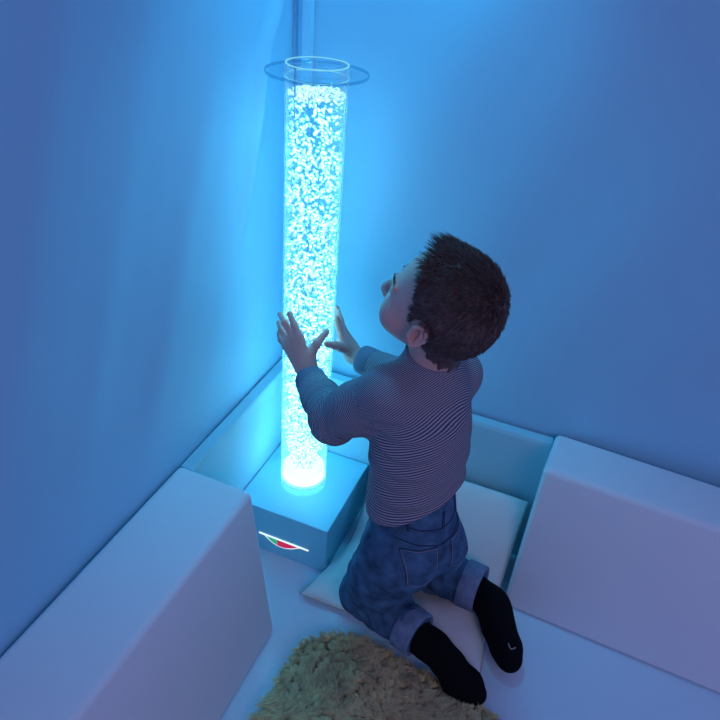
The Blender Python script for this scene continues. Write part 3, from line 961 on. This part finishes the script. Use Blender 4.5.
# details laid on the denim: back pockets, stitching, waistband, belt loop
jb = BVHTree.FromPolygons([Vector(p) for p in JP], JF.tolist())
BK = unit(-FW * .92 + V(0, 0, .12))
def onback(u, h, off):
    """point on the seat at lateral u and height h, measured from the pelvis"""
    o = PEL + LAT * u + V(0, 0, h) - FW * .2
    hit = jb.ray_cast(Vector(o), Vector(FW), .4)
    if hit[0] is None: return None
    return np.array(hit[0]) + np.array(hit[1]) * off
for s in (-1, 1):
    outl = [(.016, .030), (.074, .026), (.072, -.030), (.044, -.046), (.017, -.034)]
    n_ = 14
    grid, ok = [], True
    for i in range(n_):
        row = []
        for j in range(n_):
            a, b = i / (n_ - 1), j / (n_ - 1)
            u = (.016 + .056 * a); top_ = .052 - .004 * a; bot = -.014 - .013 * (1 - abs(2 * a - 1))
            q = onback(s * u, top_ + (bot - top_) * b, .0018)
            if q is None: ok = False; break
            row.append(q)
        if not ok: break
        grid.append(row)
    if not ok: continue
    G = np.array(grid)
    I = np.arange(n_ * n_).reshape(n_, n_)
    qf = np.stack([I[:-1, :-1], I[1:, :-1], I[1:, 1:], I[:-1, 1:]], -1).reshape(-1, 4)
    back_ = G + FW * .004
    rim = np.concatenate([I[:, 0], I[-1, 1:], I[::-1, -1][1:], I[0, ::-1][1:]])
    v = np.concatenate([G.reshape(-1, 3), back_.reshape(-1, 3)])
    f = np.concatenate([qf, qf[:, ::-1] + n_ * n_, np.stack([rim[:-1], rim[1:], rim[1:] + n_ * n_, rim[:-1] + n_ * n_], -1)])
    pk = link('back_pocket', np_mesh('back_pocket', v, f), M['denim'], jeans)
    rimp = G.reshape(-1, 3)[rim]; cp = rimp.mean(0)
    v, f = tube_along(cp + (rimp - cp) * .94 - FW * .0006, .0007, 5)
    link('stitching', np_mesh('stitching', v, f), M['stitch'], pk)
def back_line(name, uh, r, ma, parent):
    pts = [onback(u, h, .0006) for u, h in uh]; pts = [p for p in pts if p is not None]
    v, f = tube_along(np.array(pts), r, 6)
    return link(name, np_mesh(name, v, f), ma, parent)
back_line('waistband_seam', [(u, .082 + 2.0 * u * u) for u in np.linspace(-.07, .078, 30)], .0012, M['denim_dark'], jeans)
back_line('yoke_seam', [(u, .062 - .010 * (1 - abs(u) / .07)) for u in np.linspace(-.07, .072, 30)], .0011, M['denim_dark'], jeans)
for u in (-.045, .0, .055):
    back_line('belt_loop', [(u, h) for h in np.linspace(.080, .115, 8)], .0030, M['denim_dark'], jeans)

# ---- socks
SO = []
for ft, an, cf, kn, side_ in ((ftL, anL, cfL, knL, 1), (ftR, anR, cfR, knR, -1)):
    K = Field((.15, .40, .0), (.50, .74, .18), 0.0022)
    ax = unit(cf - kn)
    if side_ == 1:
        K.chain([cf, V(.393, .492, .078), V(.406, .545, .060), V(.417, .590, .042), V(.425, .610, .031)], [.030, .029, .0285, .025, .019], .016)
        K.ell(V(.397, .515, .085), (.024, .026, .026), None, .02)
        K.cone(V(.437, .560, .046), V(.436, .590, .034), .018, .016, .016)
    else:
        K.chain([cf, V(.262, .588, .092), V(.290, .615, .066), V(.318, .640, .050), V(.334, .652, .040)], [.031, .032, .031, .029, .024], .016)
        K.ell(V(.275, .603, .092), (.027, .027, .027), None, .02)
    K.half(V(0, 0, .0035), V(0, 0, -1), .004)
    v, f = K.surface(1); del K
    s_ = link('sock', np_mesh('sock', v, f), M['sock'], person)
    SO.append((s_, v, f))
tag(SO[0][0], 'black sock on the left foot'); tag(SO[1][0], 'black sock with a small grey mark on the sole')
# small grey tick printed on the sole of the right sock
sb = BVHTree.FromPolygons([Vector(p) for p in SO[1][1]], SO[1][2].tolist())
cw = np.array(m.translation)
def on_sock(p):
    d = Vector(V(.55, .22, .80)).normalized()
    hit = sb.ray_cast(Vector(p) + d * .3, -d, .6)
    return np.array(hit[0]) + np.array(hit[1]) * .0006 if hit[0] is not None else None
mk = [V(.318, .640, .05) + q for q in (V(-.010, -.008, 0), V(-.004, -.004, 0), V(.000, .001, 0), V(-.003, .005, 0), V(-.007, .008, 0))]
mk = [on_sock(q) for q in mk]
if all(q is not None for q in mk):
    v, f = tube_along(np.array(mk), .0011, 6)
    link('printed_mark', np_mesh('printed_mark', v, f), M['sock_mark'], SO[1][0])

# ================================================================== LIGHT
w = bpy.data.worlds.new('dim_room')
sc.world = w
w.use_nodes = True
bg = w.node_tree.nodes['Background']
bg.inputs['Color'].default_value = (0.25, 0.36, 1.0, 1)
bg.inputs['Strength'].default_value = 0.38
ld = bpy.data.lights.new('room_light', 'AREA')
ld.shape = 'RECTANGLE'; ld.size = 1.2; ld.size_y = 0.8
ld.energy = 9.0; ld.color = (1.0, 0.66, 0.70)
lo = bpy.data.objects.new('room_light', ld)
COL.objects.link(lo)
lo.location = (2.3, 1.9, 1.9)
lo.rotation_euler = (Vector((0.2, 0.5, 0.4)) - Vector(lo.location)).to_track_quat('-Z', 'Y').to_euler()

# cyan lamp high in the corner, above the frame, washing the two walls from above
sd = bpy.data.lights.new('corner_spot', 'SPOT')
sd.energy = 15.0; sd.color = (0.03, 0.62, 1.0); sd.spot_size = math.radians(95); sd.spot_blend = 1.0; sd.shadow_soft_size = 0.05
so = bpy.data.objects.new('corner_spot', sd)
COL.objects.link(so)
so.location = (0.15, 0.27, 1.60)
so.rotation_euler = (Vector((0.06, 0.16, 0.9)) - Vector(so.location)).to_track_quat('-Z', 'Y').to_euler()
